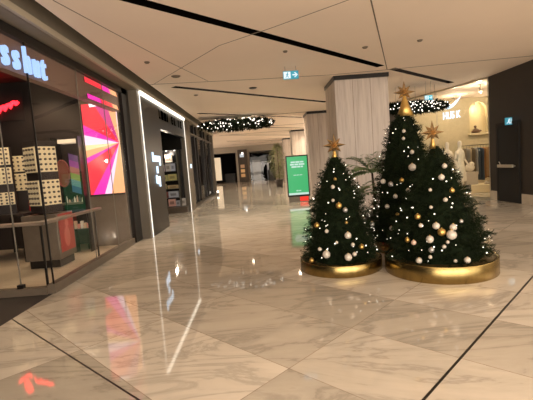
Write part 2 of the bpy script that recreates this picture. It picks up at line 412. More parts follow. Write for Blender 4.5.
# boutique front: glazed line from the dark wall back to the left
A0 = Vector((6.75, 11.4, 0)); A1 = Vector((5.0, 16.8, 0)); AD = (A1-A0).normalized(); AN = Vector((-AD.y, AD.x, 0))
if AN.x > 0: AN = -AN            # towards the hall
L_A = (A1-A0).length
hroot = thing('x', 'x', 'x'); bpy.data.objects.remove(hroot)
def along(s, off, z): p = A0+AD*s+AN*off; return (p.x, p.y, z)
def abox(bm, s0, s1, o0, o1, z0, z1):
    v = [along(s, o, z) for z in (z0, z1) for o in (o0, o1) for s in (s0, s1)]
    bm._add(v, [(0,2,3,1),(4,5,7,6),(0,1,5,4),(2,6,7,3),(0,4,6,2),(1,3,7,5)])
b = MB(); abox(b, 0, L_A, -.006, .006, .06, CZ-.02)
wn = b.build('window_1', M['glass']); wn['kind'] = 'structure'
b = MB()
for s in (0.02, 2.05, 3.9, L_A-.03): abox(b, s-.006, s+.006, -.012, .012, .0, CZ)
b.build('glass_joint', M['steel'], wn)
b = MB(); abox(b, 0, L_A, -.03, .03, 0, .06); abox(b, 0, L_A, -.03, .03, CZ-.05, CZ); b.build('window_frame', M['steel'], wn)
sbox('wall_back', M['huskwall'], 5.2, 8.5, 15.7, 15.85, 0, CZ)
sbox('wall_back', M['huskwall'], 9.22, 12.0, 15.7, 15.85, 0, CZ)
sbox('wall_back', M['huskwall'], 8.5, 9.22, 15.7, 15.85, 0, 2.15)
sbox('wall_right', M['huskwall'], 11.0, 11.15, 11.4, 15.7, 0, CZ)
sbox('wall_front', M['huskwall'], 7.0, 11.15, 11.25, 11.4, 0, CZ)
# arch above and behind the niche
b = MB(); n = 16; cx, zr, rr = 8.86, 3.02, .36
arc = [(cx+rr*math.cos(PI*i/n), zr+rr*math.sin(PI*i/n)) for i in range(n+1)]
vs = []; fs = []
for i, (x, z) in enumerate(arc):
    vs += [(x, 15.7, z), (x, 15.85, z), (x, 15.7, CZ), (x, 15.85, CZ)]
for i in range(n):
    a = i*4; c = a+4
    fs += [(a, c, c+2, a+2), (a+1, a+3, c+3, c+1), (a, a+1, c+1, c)]
b._add(vs, fs)
b.build('wall_back', M['huskwall'])['kind'] = 'structure'
sbox('wall_back', M['niche'], 8.3, 9.4, 16.1, 16.2, 2.0, CZ)
sbox('trim_7', M['niche'], 8.42, 9.3, 15.55, 16.1, 2.08, 2.15)
sbox('wall_back', M['brown'], 5.2, 6.0, 15.55, 15.7, 0, CZ)
for i, (x, y) in enumerate(((7.2, 12.6), (8.9, 12.9), (7.4, 14.6), (9.2, 14.4))):
    t = thing('track_spotlight', 'white track spotlight on the boutique ceiling', 'spotlight', (x, y, CZ), 0, 'track spotlights in the boutique')
    b = MB(); b.tube([(0, 0, 0), (0, 0, -.1)], .012); b.build('stem', M['white'], t)
    b = MB(); b.lathe([(.04, -.26), (.045, -.1), (.02, -.09)], 12); b.build('head', M['white'], t, smooth=True)
    point(t, (0, 0, -.34), P_HUSK, (1, .84, .60))
t = thing('niche_light', 'small lamp hidden at the top of the arched niche', 'lamp', (8.86, 15.95, 3.25))
MB().lathe([(.03, 0), (.03, .3)], 12).build('housing', M['white'], t); point(t, (0, -.1, -.08), 7, (1, .78, .45))
# niche ornament
t = thing('ornament', 'dark brown bird-like ornament on the niche shelf', 'ornament', (8.80, 15.8, 2.15))
b = MB(); b.lathe([(.03, 0), (.15, .02), (.17, .08), (.10, .15), (.04, .19)], 20); b.build('body', M['terra'], t, smooth=True)
b = MB(); b.ball((-.02, 0, .26), .055, 12, 8); b.tube([(0, 0, .17), (-.02, 0, .26)], .03); b.build('head', M['terra'], t, smooth=True)
b = MB(); b.ball((.17, 0, .09), .05, 10, 6, (1.4, .8, .8)); b.build('tail', M['terra'], t, smooth=True)

def text_mesh(s, size, mats, name, matrix, parent=None, extrude=.015, bold=.0, sx=1):
    cu = bpy.data.curves.new('t', 'FONT'); cu.body = s; cu.size = size; cu.extrude = extrude; cu.offset = bold
    o = bpy.data.objects.new('t', cu); COL.objects.link(o)
    dg = bpy.context.evaluated_depsgraph_get(); dg.update()
    me = bpy.data.meshes.new_from_object(o.evaluated_get(dg)); bpy.data.objects.remove(o)
    me.transform(matrix @ Matrix.Diagonal((sx, 1, 1, 1))); me.materials.clear(); me.materials.append(mats); me.name = name
    ob = bpy.data.objects.new(name, me); COL.objects.link(ob); ob.parent = parent
    return ob
# boutique sign on the glass (reads from the hall)
t = thing('shop_sign', 'white glowing swoosh and capital letters on the boutique glass', 'sign', along(1.75, .03, 2.56))
X = -AD
mt = Matrix((( X.x, 0, AN.x, 0), (X.y, 0, AN.y, 0), (0, 1, 0, 0), (0, 0, 0, 1)))
for i, ch in enumerate('HUSK'):
    ml = mt @ Matrix.Translation((i*.187, -.006*i, 0))
    text_mesh(ch, .33, M['signw'], 'letter', ml, t, .012, .002, .80)
b = MB(); pts = [];  n = 14
for i in range(n+1):
    u = i/n; x = .12+.66*u; zc = .33+.30*u**2.0; th = .045*math.sin(PI*min(1, u*1.02))**.8+.004
    pts.append((x, zc-th, zc+th))
vs = []; fs = []
for x, z0, z1 in pts:
    for off in (0, .02):
        for z in (z0, z1):
            q = X*x+AN*off; vs.append((q.x, q.y, z))
for i in range(n):
    a = i*4; c = a+4
    for k0, k1 in ((0, 1), (1, 3), (3, 2), (2, 0)): fs.append((a+k0, a+k1, c+k1, c+k0))
b._add(vs, fs); b.build('swoosh', M['signw'], t)
# little grey notice on the glass near the floor
t = tag(box('notice', M['grey'], 6.34, 6.50, 12.02, 12.03, .16, .42), 'small grey square notice standing low at the boutique glass', 'notice')

# mannequins
def skin_mesh(name, joints, edges, mats, parent, sub=2):
    me = bpy.data.meshes.new(name); me.from_pydata([j[:3] for j in joints], edges, []); me.update()
    o = bpy.data.objects.new(name, me); COL.objects.link(o)
    md = o.modifiers.new('s', 'SKIN'); md.use_smooth_shade = True
    for i, j in enumerate(joints): me.skin_vertices[0].data[i].radius = (j[3], j[4] if len(j) > 4 else j[3])
    me.skin_vertices[0].data[0].use_root = True
    md = o.modifiers.new('u', 'SUBSURF'); md.levels = sub
    dg = bpy.context.evaluated_depsgraph_get(); dg.update()
    m2 = bpy.data.meshes.new_from_object(o.evaluated_get(dg)); bpy.data.objects.remove(o)
    m2.materials.clear(); m2.materials.append(mats)
    for p in m2.polygons: p.use_smooth = True
    ob = bpy.data.objects.new(name, m2); COL.objects.link(ob); ob.parent = parent
    return ob
def mannequin(x, y, rz, label, arm):
    t = thing('mannequin', label, 'mannequin', (x, y, 0), rz, 'white mannequins in the boutique'); t.scale = (1, 1, 1.03)
    J = [(0, 0, .98, .13, .09), (0, 0, 1.16, .10, .075), (0, -.01, 1.34, .13, .085), (0, 0, 1.46, .07, .06), (0, 0, 1.54, .045), (0, -.01, 1.62, .06, .07), (0, -.01, 1.72, .07, .085), (0, 0, 1.79, .04),
         (.17, 0, 1.42, .045), (.22, -.02, 1.17, .035), (.22+arm*.5, -.12, .98, .028), (.22+arm*.5, -.15, .88, .02),
         (-.17, 0, 1.42, .045), (-.23, .02, 1.17, .035), (-.24, -.06, .95, .028), (-.24, -.08, .86, .02),
         (.09, 0, .90, .085), (.10, -.02, .50, .055), (.10, .01, .13, .035), (.10, -.11, .07, .03),
         (-.09, 0, .90, .085), (-.10, .02, .50, .055), (-.11, .05, .13, .035), (-.11, -.07, .07, .03)]
    E_ = [(0, 1), (1, 2), (2, 3), (3, 4), (4, 5), (5, 6), (6, 7), (3, 8), (8, 9), (9, 10), (10, 11), (3, 12), (12, 13), (13, 14), (14, 15), (0, 16), (16, 17), (17, 18), (18, 19), (0, 20), (20, 21), (21, 22), (22, 23)]
    skin_mesh('body', J, E_, M['skin'], t)
    b = MB(); prof = [(.21, .42), (.19, .7), (.155, .98), (.125, 1.15), (.15, 1.32), (.155, 1.40), (.09, 1.48)]
    n = 28; vs = []; fs = []
    for i, (r, z) in enumerate(prof):
        for k in range(n):
            a = 2*PI*k/n; w_ = 1+.06*math.sin(a*7+z*3)*(1 if z < 1 else .2)
            vs.append((r*w_*math.cos(a)*1.12, r*w_*math.sin(a)*.8, z))
    for i in range(len(prof)-1):
        for k in range(n): fs.append((i*n+k, i*n+(k+1) % n, (i+1)*n+(k+1) % n, (i+1)*n+k))
    b._add(vs, fs); o = b.build('dress', M['cloth_w'], t, smooth=True)
    for s in (-1, 1):
        MB().tube([(s*.13, 0, 1.43), (s*.19, 0, 1.33), (s*.225, -.01, 1.15)], .06, 10, .052).build('sleeve', M['cloth_w'], t, smooth=True)
    MB().lathe([(.19, 0), (.19, .03), (.02, .045)], 24).build('base', M['steel'], t)
mannequin(6.36, 14.5, R(-12), 'white dressed mannequin in the boutique, leftmost of the three', .05)
mannequin(6.74, 14.0, R(12), 'white dressed mannequin in the boutique, middle of the three', .02)
mannequin(6.96, 13.55, R(30), 'white dressed mannequin in the boutique nearest the clothes rail', .12)
# clothes rail and garments
rx0, rx1, ry, rzz = 7.45, 8.85, 14.55, 1.66
t = thing('clothes_rail', 'thin metal clothes rail behind the mannequins', 'clothes rail', ((rx0+rx1)/2, ry, 0))
hw = (rx1-rx0)/2
MB().tube([(-hw, 0, rzz), (hw, 0, rzz)], .012).build('rail', M['dk'], t)
for s in (-1, 1):
    MB().tube([(s*hw, 0, 0), (s*hw, 0, rzz)], .012).build('post', M['dk'], t)
    MB().box(s*hw-.02, s*hw+.02, -.25, .25, 0, .03).build('foot', M['dk'], t)
gcols = [('beige', (.42, .33, .20), .95), ('taupe', (.20, .16, .10), .9), ('grey', (.28, .26, .22), 1.0), ('sand', (.45, .36, .22), .85), ('olive brown', (.16, .12, .07), .95),
         ('pale grey', (.34, .33, .30), 1.05), ('blue denim', (.055, .075, .095), 1.25), ('dark blue', (.035, .05, .07), 1.28), ('rust brown', (.28, .13, .04), 1.22), ('tan', (.40, .26, .12), 1.15),
         ('brown', (.15, .08, .04), 1.2), ('slate', (.06, .07, .075), .8), ('cream', (.60, .50, .34), .9)]
for i, (cn, c, ln) in enumerate(gcols):
    x = rx0+.08+i*(rx1-rx0-.14)/(len(gcols)-1)
    t = thing('hanging_garment', '%s garment hanging on the clothes rail, %s' % (cn, 'at its left end' if i < 4 else 'near its middle' if i < 9 else 'at its right end'), 'garment', (x, ry, rzz-.03), R(random.uniform(-12, 12)), 'garments on the clothes rail')
    b = MB(); b.tube([(0, 0, .03), (0, 0, -.05)], .004, 5); b.tube([(0, -.2, -.14), (0, 0, -.06), (0, .2, -.14)], .007, 6); b.build('hanger', M['dk'], t)
    vs = []; fs = []; n = 20; lv = [(0.02, .05, -.06), (.036, .22, -.13), (.045, .21, -.4), (.05, .19, -.7*ln/1.2), (.058, .22, -ln)]
    for (a_, b_, z) in lv:
        for k in range(n):
            an = 2*PI*k/n; w_ = 1+.18*math.sin(an*5+i)
            vs.append((a_*w_*math.cos(an), b_*math.sin(an), z))
    for j in range(len(lv)-1):
        for k in range(n): fs.append((j*n+k, j*n+(k+1) % n, (j+1)*n+(k+1) % n, (j+1)*n+k))
    fs.append(tuple(range(n)))
    b = MB(); b._add(vs, fs); b.build('garment_body', cmat('garment_fabric', c, 0, .9), t, smooth=True)
# low platform with box, round hat-like bundle and shoes
pf = tag(box('display_platform', M['niche'], 7.15, 8.75, 13.35, 14.15, 0, .27, bevel=.01), 'low cream display platform under the hanging clothes', 'platform')
tag(box('display_box', M['white'], 7.2, 7.62, 13.6, 13.95, .27, .72, bevel=.01), 'white display box standing on the low platform', 'box')
t = thing('fluffy_bag', 'round white fluffy bag sitting on the white display box', 'bag', (7.42, 13.77, .72))
b = MB(); b.ball((0, 0, .15), .15, 18, 12, (1.1, .8, 1)); b.ball((.05, -.03, .27), .09, 12, 8); b.build('bag_body', M['cloth_w'], t, smooth=True)
b = MB(); b.tube([(-.1, 0, .22), (-.08, 0, .34), (.0, 0, .40), (.08, 0, .34), (.1, 0, .22)], .01, 6); b.build('handle', M['terra'], t)
for i, x in enumerate((7.95, 8.12, 8.32, 8.48)):
    t = thing('shoe', 'pale shoe on the low display platform', 'shoe', (x, 13.6, .27), R(10), 'shoes on the display platform')
    b = MB(); b.box(-.04, .04, -.13, .13, 0, .02); b.build('sole', M['terra'], t, bevel=.006)
    b = MB(); b.ball((0, -.06, .035), .042, 10, 6, (.95, 1.7, .8)); b.ball((0, .07, .055), .042, 10, 6, (.9, 1.2, 1.2)); b.build('upper', M['white'], t, smooth=True)

# hall right side beyond the boutique
sbox('wall_right', M['brown'], 5.0, 5.2, 16.8, 20.5, 0, CZ)
sbox('wall_right', M['farwall'], 5.0, 5.2, 20.5, 39, 0, CZ)

# ------------------------------------------------------------ left: cosmetics shop
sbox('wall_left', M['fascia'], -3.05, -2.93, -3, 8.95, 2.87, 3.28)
sbox('ceiling', M['shopwall'], -9, -2.93, -3, 9.1, 3.75, 3.85)
sbox('wall_left', M['shopwall'], -9.1, -9, -3, 9.1, 0, 3.8)
sbox('wall_front', M['shopwall'], -9, -2.9, -3.1, -3, 0, 3.8)
sbox('wall_back', M['shopwall'], -9, -2.96, 8.98, 9.12, 0, 3.8)
sbox('baseboard_left', M['plinth'], -2.96, -2.86, 5.15, 8.5, 0, .13)
sbox('baseboard_left', M['plinth'], -6, -2.96, 5.12, 5.22, 0, .10)
wn = sbox('window_2', M['glass'], -2.885, -2.875, 5.17, 8.5, .13, 3.28)
MB().box(-2.89, -2.87, 5.155, 5.17, .10, 3.28).build('corner_joint', M['dk'], wn)
for y in (6.55, 7.6): MB().box(-2.886, -2.872, y-.003, y+.003, .13, 3.28).build('glass_joint', M['grey'], wn)
wn = sbox('window_3', M['glass'], -6, -2.89, 5.165, 5.175, .10, 2.87)
for x in (-3.32, -4.4): MB().box(x-.004, x+.004, 5.16, 5.18, .10, 2.87).build('glass_joint', M['grey'], wn)
MB().box(-3.36, -3.28, 5.14, 5.2, .10, .15).build('glass_clamp', M['dk'], wn)
sbox('wall_left', M['dk'], -3.02, -2.86, 8.62, 9.05, 0, 3.4)
sbox('wall_left', M['pil'], -3.0, -2.66, 9.05, 9.16, 0, 3.42)
# glowing sign: letters stand on the fascia, reading along the hall
t = thing('shop_sign', 'pale blue glowing lower-case letters on the left shop fascia', 'sign', (-2.87, 5.13, 2.90))
mt = Matrix(((0, 0, 1, 0), (1, 0, 0, 0), (0, 1, 0, 0), (0, 0, 0, 1)))
for ch, y, sx in (('h', -.03, .64), ('u', .17, .64), ('t', .365, .70), ('s', -.25, .72), ('s', -.46, .72), ('o', -.70, .70), ('l', -.82, .7), ('g', -1.07, .70)):
    text_mesh(ch, .46, M['sign'], 'letter', mt @ Matrix.Translation((y, .0, 0)), t, .02, .006, sx)
# LED ribbons
def ribbon(x, y0, y1, z0, z1, label, cols):
    t = thing('led_ribbon', label, 'led strip', (x, y0, z0), 0, 'led ribbons over the shop window')
    b = MB(); n = len(cols); L_ = (y1-y0)/n
    for i in range(n):
        b.mi = i
        b._add([(0.012, i*L_, 0), (0.012, (i+1)*L_, 0), (0.012, (i+1)*L_-.08, z1-z0), (0.012, i*L_-(.08 if i else 0), z1-z0)], [(0, 1, 2, 3)])
    b.build('led_face', cols, t)
    MB().box(0, .01, 0, y1-y0, 0, z1-z0).build('casing', M['dk'], t)
ec = {}
for n_, c, e in (('orange', (1, .30, .13), 1.0), ('purple', (.62, .02, .22), .9), ('red', (.85, .005, .03), 1.1), ('magenta', (.85, .003, .33), 1.15), ('pale', (.95, .62, .82), 1.0), ('cream', (1, .66, .33), 1.0), ('peach', (1, .38, .16), 1.0), ('white', (1, .9, .9), 1.2)):
    ec[n_] = mat('led_'+n_, tuple(min(.8, v) for v in c), .4, emit=e*1.05, ecol=c)
ribbon(-2.925, 6.95, 8.5, 3.17, 3.26, 'red and pink LED ribbon high above the shop window, upper of two', [ec['red'], ec['red'], ec['magenta'], ec['peach']])
ribbon(-2.925, 7.0, 8.5, 2.90, 2.98, 'pink LED ribbon just above the tall LED screen, lower of two', [ec['magenta'], ec['magenta'], ec['red'], ec['red'], ec['peach']])
# tall LED screen on a totem wall
t = thing('led_screen', 'tall LED screen showing pink, red and cream rays, behind the shop glass', 'screen', (-3.70, 8.5, 0))
MB().box(-.04, .75, .0, .12, 0, 3.2).build('casing', M['plinth'], t, bevel=.005)
b = MB(); W_, Z0, Z1 = .74, 1.12, 3.07; ap = (.725, .475)
per = [(1.0, 1), (.97, 1), (.72, 1), (.35, 1), (0, 1), (0, .78), (0, .67), (0, .56), (0, .50), (0, .42), (0, .36), (0, 0), (.05, 0), (.4, 0), (.6, 0), (1, 0)]
cs = ['pale', 'peach', 'purple', 'red', 'red', 'magenta', 'pale', 'cream', 'peach', 'magenta', 'red', 'red', 'magenta', 'pale', 'peach']
order = list(ec); mats = [ec[k] for k in order]
P_ = lambda u, v: (.0+u*W_, -.006, Z0+v*(Z1-Z0))
for i, c in enumerate(cs):
    b.mi = order.index(c)
    b._add([P_(ap[0]/W_, 1-.44), P_(*per[i]), P_(*per[i+1])], [(0, 1, 2)])
b.mi = order.index('cream'); b._add([P_(ap[0]/W_, .56), P_(1, 0), P_(1, 1)], [(0, 1, 2)])
b.mi = order.index('white'); b._add([(.18, -.008, Z1-.07), (.40, -.008, Z1-.05), (.38, -.008, Z1), (.16, -.008, Z1)], [(0, 1, 2, 3)])
b.build('led_face', mats, t)
MB().box(-.03, .0, -.02, .0, 1.1, 3.08).build('bezel', M['dk'], t)
MB().box(-.03, .74, -.02, .0, 1.10, 1.14).build('bezel', M['dk'], t)
# red script logo on the back wall
t = thing('neon_sign', 'red glowing script sign on the back wall of the left shop', 'sign', (-5.68, 8.95, 3.22))
pts = [(-.62, -.02), (-.52, -.16), (-.42, -.12), (-.33, .10), (-.30, .24), (-.38, .30), (-.45, .22), (-.46, .0), (-.42, -.20), (-.33, -.26), (-.22, -.14), (-.12, .0), (-.06, .03), (-.05, -.08), (.02, .04), (.08, .07), (.10, -.02), (.16, .10), (.22, .12), (.25, .06), (.32, .12)]
sm = []
for i in range(len(pts)-1):
    for u in (0, .34, .67): sm.append(tuple(pts[i][k]*(1-u)+pts[i+1][k]*u for k in (0, 1)))
sm.append(pts[-1])
MB().tube([(x*.86+.13, 0, z*.8) for x, z in sm], .038, 8).build('script_tube', M['neon'], t, smooth=True)
MB().box(-.55, .50, .012, .022, -.3, .35).build('backing', M['shopwall'], t)

def pegboard(parent, x0, x1, y, z0, z1, nx, nz, name='pegboard'):
    MB().box(x0, x1, y-.012, y, z0, z1).build(name, M['cream'], parent)
    b = MB()
    for i in range(nx):
        for j in range(nz):
            cx = x0+(i+.5)*(x1-x0)/nx; cz = z0+(j+.5)*(z1-z0)/nz; r = .020
            m = Matrix.Translation((cx, y-.012, cz)) @ Matrix.Rotation(R(90), 4, 'X')
            b.lathe([(r, 0), (r, .022), (r*.7, .03)], 8, m=m)
    b.build('pots', M['hole'], parent)['kind'] = 'stuff'
# tower A on its plinth
t = thing('display_tower', 'dark display tower with cream sample boards beside the glass corner, on a tall plinth', 'display', (-3.86, 7.0, .93), R(-30))
MB().box(-.18, .18, -.18, .18, .02, 1.28).build('tower_body', M['shopwall'], t)
for rot in (0, 90):
    for z0, z1 in ((.16, .60), (.74, 1.18)):
        e = bpy.data.objects.new('sample_board', None); COL.objects.link(e); e.parent = t; e.rotation_euler = (0, 0, R(rot)); e['kind'] = 'part'
        bpy.data.objects.remove(e)
        m = Matrix.Rotation(R(rot), 4, 'Z')
        b = MB(); b.box(-.17, .17, -.195, -.18, z0, z1, m=m); br_ = b.build('sample_board', M['cream'], t)
        b = MB()
        for i in range(4):
            for j in range(5):
                b.lathe([(.02, 0), (.02, .022), (.013, .03)], 8, m=m @ Matrix.Translation((-.17+(i+.5)*.085, -.195, z0+(j+.5)*(z1-z0)/5)) @ Matrix.Rotation(R(90), 4, 'X'))
        b.build('sample_pots', M['hole'], br_)['kind'] = 'stuff'
t = thing('display_plinth', 'dark plinth with a red poster on its side, under the display tower', 'plinth', (-3.86, 7.0, 0))
MB().box(-.30, .30, -.30, .30, .14, .93).build('body', M['plinth'], t, bevel=.008)
MB().box(-.26, .26, -.26, .26, 0, .14).build('kick_base', M['dk'], t)
po = MB().box(.30, .306, -.24, .26, .25, .92).build('poster', cmat('red_poster_print', (.36, .035, .025), 0, .4), t)
b = MB(); b.ball((.306, 0, .5), .13, 12, 8, (.02, .8, 1.4)); b.ball((.306, .02, .74), .07, 10, 8, (.03, 1, 1)); b.build('printed_figure', cmat('poster_pink_print', (.50, .12, .09), 0, .5), po)
# table with racks B and C
t = thing('display_table', 'dark shop table carrying two sample racks', 'table', (-5.05, 8.0, 0))
MB().box(-.5, .5, -.6, .6, .88, .93).build('tabletop', M['shopwall'], t, bevel=.005)
for sx in (-1, 1):
    for sy in (-1, 1): MB().box(sx*.46-.03, sx*.46+.03, sy*.56-.03, sy*.56+.03, 0, .88).build('leg', M['dk'], t)
def rack(x, y, wd, boards, label):
    t = thing('sample_rack', label, 'rack', (x, y, .93), R(18), 'cream sample racks')
    MB().box(-wd/2-.01, wd/2+.01, .0, .12, 0, max(z for _, z in boards)+.01).build('rack_frame', M['shopwall'], t)
    for z0, z1 in boards: 
        bo = MB().box(-wd/2, wd/2, -.012, 0, z0, z1).build('sample_board', M['cream'], t)
        b = MB()
        for i in range(4):
            for j in range(4): b.lathe([(.02, 0), (.02, .022), (.013, .03)], 8, m=Matrix.Translation((-wd/2+(i+.5)*wd/4, -.012, z0+(j+.5)*(z1-z0)/4)) @ Matrix.Rotation(R(90), 4, 'X'))
        b.build('sample_pots', M['hole'], bo)['kind'] = 'stuff'
rack(-5.1, 8.3, .36, [(.42, .78), (.82, 1.15)], 'cream sample rack at the back of the shop table')
rack(-4.98, 7.6, .36, [(.18, .42), (.58, .9), (.95, 1.28)], 'cream sample rack at the front of the shop table, cut by the photo edge')
for i, (x, z, c) in enumerate(((-4.62, .25, (.45, .02, .02)), (-4.75, .18, (.30, .02, .02)))):
    t = thing('counter_card', ['taller', 'shorter'][i]+' red counter card on the shop table right of the racks', 'card', (x, 7.9+.2*i, .93))
    MB().box(-.07, .07, -.006, .006, .0, z).build('card_face', cmat('red_card', c, 0, .5), t); MB().box(-.06, .06, -.03, .05, 0, .008).build('card_foot', M['dk'], t)
# ledge rail behind the glass
t = thing('window_ledge', 'narrow grey-brown wooden ledge running behind the shop glass', 'ledge', (-3.0, 5.2, 0))
b = MB(); b.prism([(.05, .03), (.07, 1.9), (-.02, 1.9), (-.12, .22), (-3, .22), (-3, .03)], .925, .965); b.build('ledge_top', M['wood'], t, bevel=.006)
for x, y in ((-.03, 1.8), (-.05, .12), (-2.0, .12)): MB().box(x-.012, x+.012, y-.012, y+.012, .0, .91).build('ledge_support', M['dk'], t)
# make-up station
t = thing('makeup_station', 'dark make-up cabinet with colourful backboard left of the LED screen', 'cabinet', (-4.04, 8.45, 0))
MB().box(-.28, .26, -.2, .25, .32, .98).build('cabinet_body', M['dk'], t)
MB().box(-.28, .26, -.22, .25, .98, 1.02).build('counter', M['grey'], t)
MB().box(-.28, .28, .2, .25, 1.02, 2.35).build('backboard', M['shopwall'], t)
b = MB(); pc = [((.12, .05, .16)), ((.26, .05, .24)), ((.32, .13, .10)), ((.20, .26, .06)), ((.10, .22, .20)), ((.04, .10, .16))]; ms = []
for i, c in enumerate(pc):
    ms.append(cmat('poster_stripe', c, .35)); b.mi = i; z1 = 2.0-.14*i
    b._add([(-.12, .195, z1-.06), (.2, .195, z1-.18), (.2, .195, z1-.04), (-.12, .195, z1+.08)], [(0, 1, 2, 3)])
b.build('colour_poster', ms, t)
MB().box(-.2, .2, -.05, .2, 2.28, 2.36).build('header_light', M['warmlit'], t)
MB().box(-.30, -.27, -.2, .25, 0, 2.4).build('side_post', M['dk'], t); MB().box(.26, .30, -.2, .25, 0, 2.4).build('side_post', M['dk'], t)
for i in range(7):
    c = [(.8, .75, .65), (.7, .5, .4), (.1, .1, .1)][i % 3]; x = -4.16+i*.055; h = random.uniform(.06, .15)
    b = MB(); b.lathe([(.018, 0), (.018, h*.7), (.008, h*.75), (.008, h)], 10)
    tag(b.build('cosmetic_bottle', cmat('bottle_plastic', c, 0, .3), None, loc=(x, 8.36, 1.02)), 'small cosmetic bottle on the make-up counter', 'bottle', 'bottles on the make-up counter')
t = thing('oval_mirror', 'oval reddish-framed mirror standing left of the make-up station', 'mirror', (-4.1, 8.2, 0))
b = MB(); pts = [(.13*math.cos(a*PI/14), 0, 1.64+.27*math.sin(a*PI/14)) for a in range(29)]; b.tube(pts, .02, 8); b.build('frame', cmat('dark_red_frame', (.22, .05, .04), 0, .4), t, smooth=True)
b = MB(); b.ball((0, 0, 1.64), .13, 20, 10, (1, .05, 2.05)); b.build('mirror_glass', cmat('tinted_mirror', (.20, .08, .06), 0, .15), t, smooth=True)
b = MB(); b.tube([(0, 0, 0.02), (0, 0, 1.36)], .012); b.lathe([(.14, 0), (.14, .02), (.01, .03)], 20); b.build('stand', M['dk'], t)
t = thing('low_shelf', 'low shelf holding small boxes below the make-up station', 'shelf', (-3.75, 8.05, 0))
MB().box(-.18, .18, -.1, .12, .46, .49).build('shelf_board', M['dk'], t)
for s in (-1, 1): MB().box(s*.17-.01, s*.17+.01, -.1, .12, 0, .8).build('shelf_side', M['dk'], t)
for i in range(5):
    tag(box('product_box', cmat('product_card', [(.6, .45, .3), (.7, .3, .25), (.75, .7, .6)][i % 3], 0), -3.9+i*.065, -3.855+i*.065, 8.0, 8.06, .49, .49+random.uniform(.09, .16)), 'small box on the low shelf below the make-up station', 'box', 'boxes on the low shelf')
for i, (x, y, lab) in enumerate(((-3.6, 6.4, 'near the glass corner'), (-5.3, 6.9, 'above the display tower'), (-4.7, 8.3, 'above the racks'), (-3.5, 7.7, 'above the make-up station'))):
    t = thing('shop_downlight', 'small round downlight in the left shop ceiling '+lab, 'downlight', (x, y, 3.75), 0, 'downlights in the left shop')
    MB().lathe([(.05, -.05), (.05, 0)], 14).build('housing', M['white'], t); area_spot(t, (0, 0, -.08), P_SHOP*2.4, 130, .04, (1, .72, .45))

# ------------------------------------------------------------ left: second shop with the light frame
t = thing('light_frame', 'thin glowing frame of light around the dark shopfront', 'light', (-2.66, 9.2, 0))
MB().box(0, .018, 0, .018, 0, 3.40).build('light_bar', M['tubethin'], t)
MB().box(0, .018, 5.22, 5.24, 0, 3.40).build('light_bar', M['tubethin'], t)
MB().box(0, .05, 0, 5.25, 3.34, 3.415).build('light_bar', M['tubelight'], t)
sbox('wall_left', M['dkgloss'], -2.80, -2.66, 9.16, 10.9, 0, 3.42)
sbox('wall_left', M['dkgloss'], -2.80, -2.68, 10.9, 14.45, 2.72, 3.42)
sbox('wall_left', M['pil'], -2.84, -2.66, 14.45, 15.6, 0, 3.42)
sbox('wall_back', M['dk'], -9, -2.84, 14.95, 15.05, 0, 3.6)
sbox('wall_left', M['shopwall'], -6.1, -6, 9.12, 15, 0, 3.6)
sbox('ceiling', M['shopwall'], -9, -2.8, 9.12, 23.2, 3.5, 3.6)
# dark letters on the fascia
t = thing('fascia_lettering', 'row of dark unlit letters on the fascia inside the light frame', 'sign', (-2.675, 10.9, 3.0))
for i, (y, k) in enumerate(((0, 'L'), (.32, 'O'), (.66, 'U'), (1.0, 'I'), (1.6, 'E'), (1.95, 'L'), (2.6, 'I'), (2.95, 'E'))):
    b = MB(); h = .24
    if k in 'LEIU': b.box(0, .02, y, y+.045, 0, h)
    if k in 'LE': b.box(0, .02, y, y+.15, 0, .04)
    if k in 'E': b.box(0, .02, y, y+.15, h-.04, h); b.box(0, .02, y, y+.12, .1, .14)
    if k in 'UO': b.box(0, .02, y+.14, y+.185, 0, h); b.box(0, .02, y, y+.18, 0, .04)
    if k in 'O': b.box(0, .02, y, y+.045, 0, h); b.box(0, .02, y, y+.18, h-.04, h)
    b.build('letter_stroke', M['black'], t)
# small glowing signs on the dark panel
t = thing('wall_sign', 'three small glowing white marks stacked on the dark shop panel', 'sign', (-2.655, 9.78, 0))
b = MB()
for y, z0, z1 in ((0, 1.80, 2.03), (.17, 1.80, 1.95), (.34, 1.80, 1.95), (.51, 1.80, 1.95), (.64, 1.70, 1.95)): b.box(0, .02, y, y+.09, z0, z1)
b.box(0, .02, 0, .7, 1.80, 1.85); b.box(0, .02, 0, .7, 1.90, 1.95); b.build('upper_mark', M['signw'], t)
MB().box(0, .02, .30, .42, 1.50, 1.68).build('middle_mark', M['signw'], t)
b = MB()
for y, z0, z1 in ((.18, 1.26, 1.46), (.32, 1.22, 1.42), (.46, 1.15, 1.42)): b.box(0, .02, y, y+.09, z0, z1)
b.box(0, .02, .18, .55, 1.24, 1.29); b.box(0, .02, .18, .55, 1.36, 1.41); b.build('lower_mark', M['signw'], t)
# display window facing up the hall
t = thing('window_display', 'dark shelved display cabinet in the framed shopfront', 'cabinet', (-3.3, 14.35, 0))
MB().box(-.95, .55, -.15, .6, 0, .22).build('base', M['plinth'], t, bevel=.005)
MB().box(-.95, .50, .50, .55, .22, 2.7).build('back_panel', M['dk'], t)
MB().box(-.95, .50, -.02, .55, 2.3, 2.72).build('header', M['dkgloss'], t)
for z in (.55, .88, 1.18, 1.53, 1.86): MB().box(-.6, .25, .1, .5, z-.02, z-.003).build('shelf', M['dk'], t)
MB().box(.27, .30, -.02, .5, .22, 2.3).build('side_panel', M['grey'], t)
MB().box(-.95, .50, -.14, -.13, .22, 2.3).build('glass_pane', M['glass'], t)
bc = [(.62, .52, .42), (.42, .30, .30), (.55, .5, .45), (.50, .5, .55), (.45, .40, .16), (.50, .43, .16), (.50, .42, .18), (.45, .32, .16), (.18, .05, .04), (.40, .40, .42), (.62, .34, .26), (.40, .38, .38), (.62, .55, .46)]
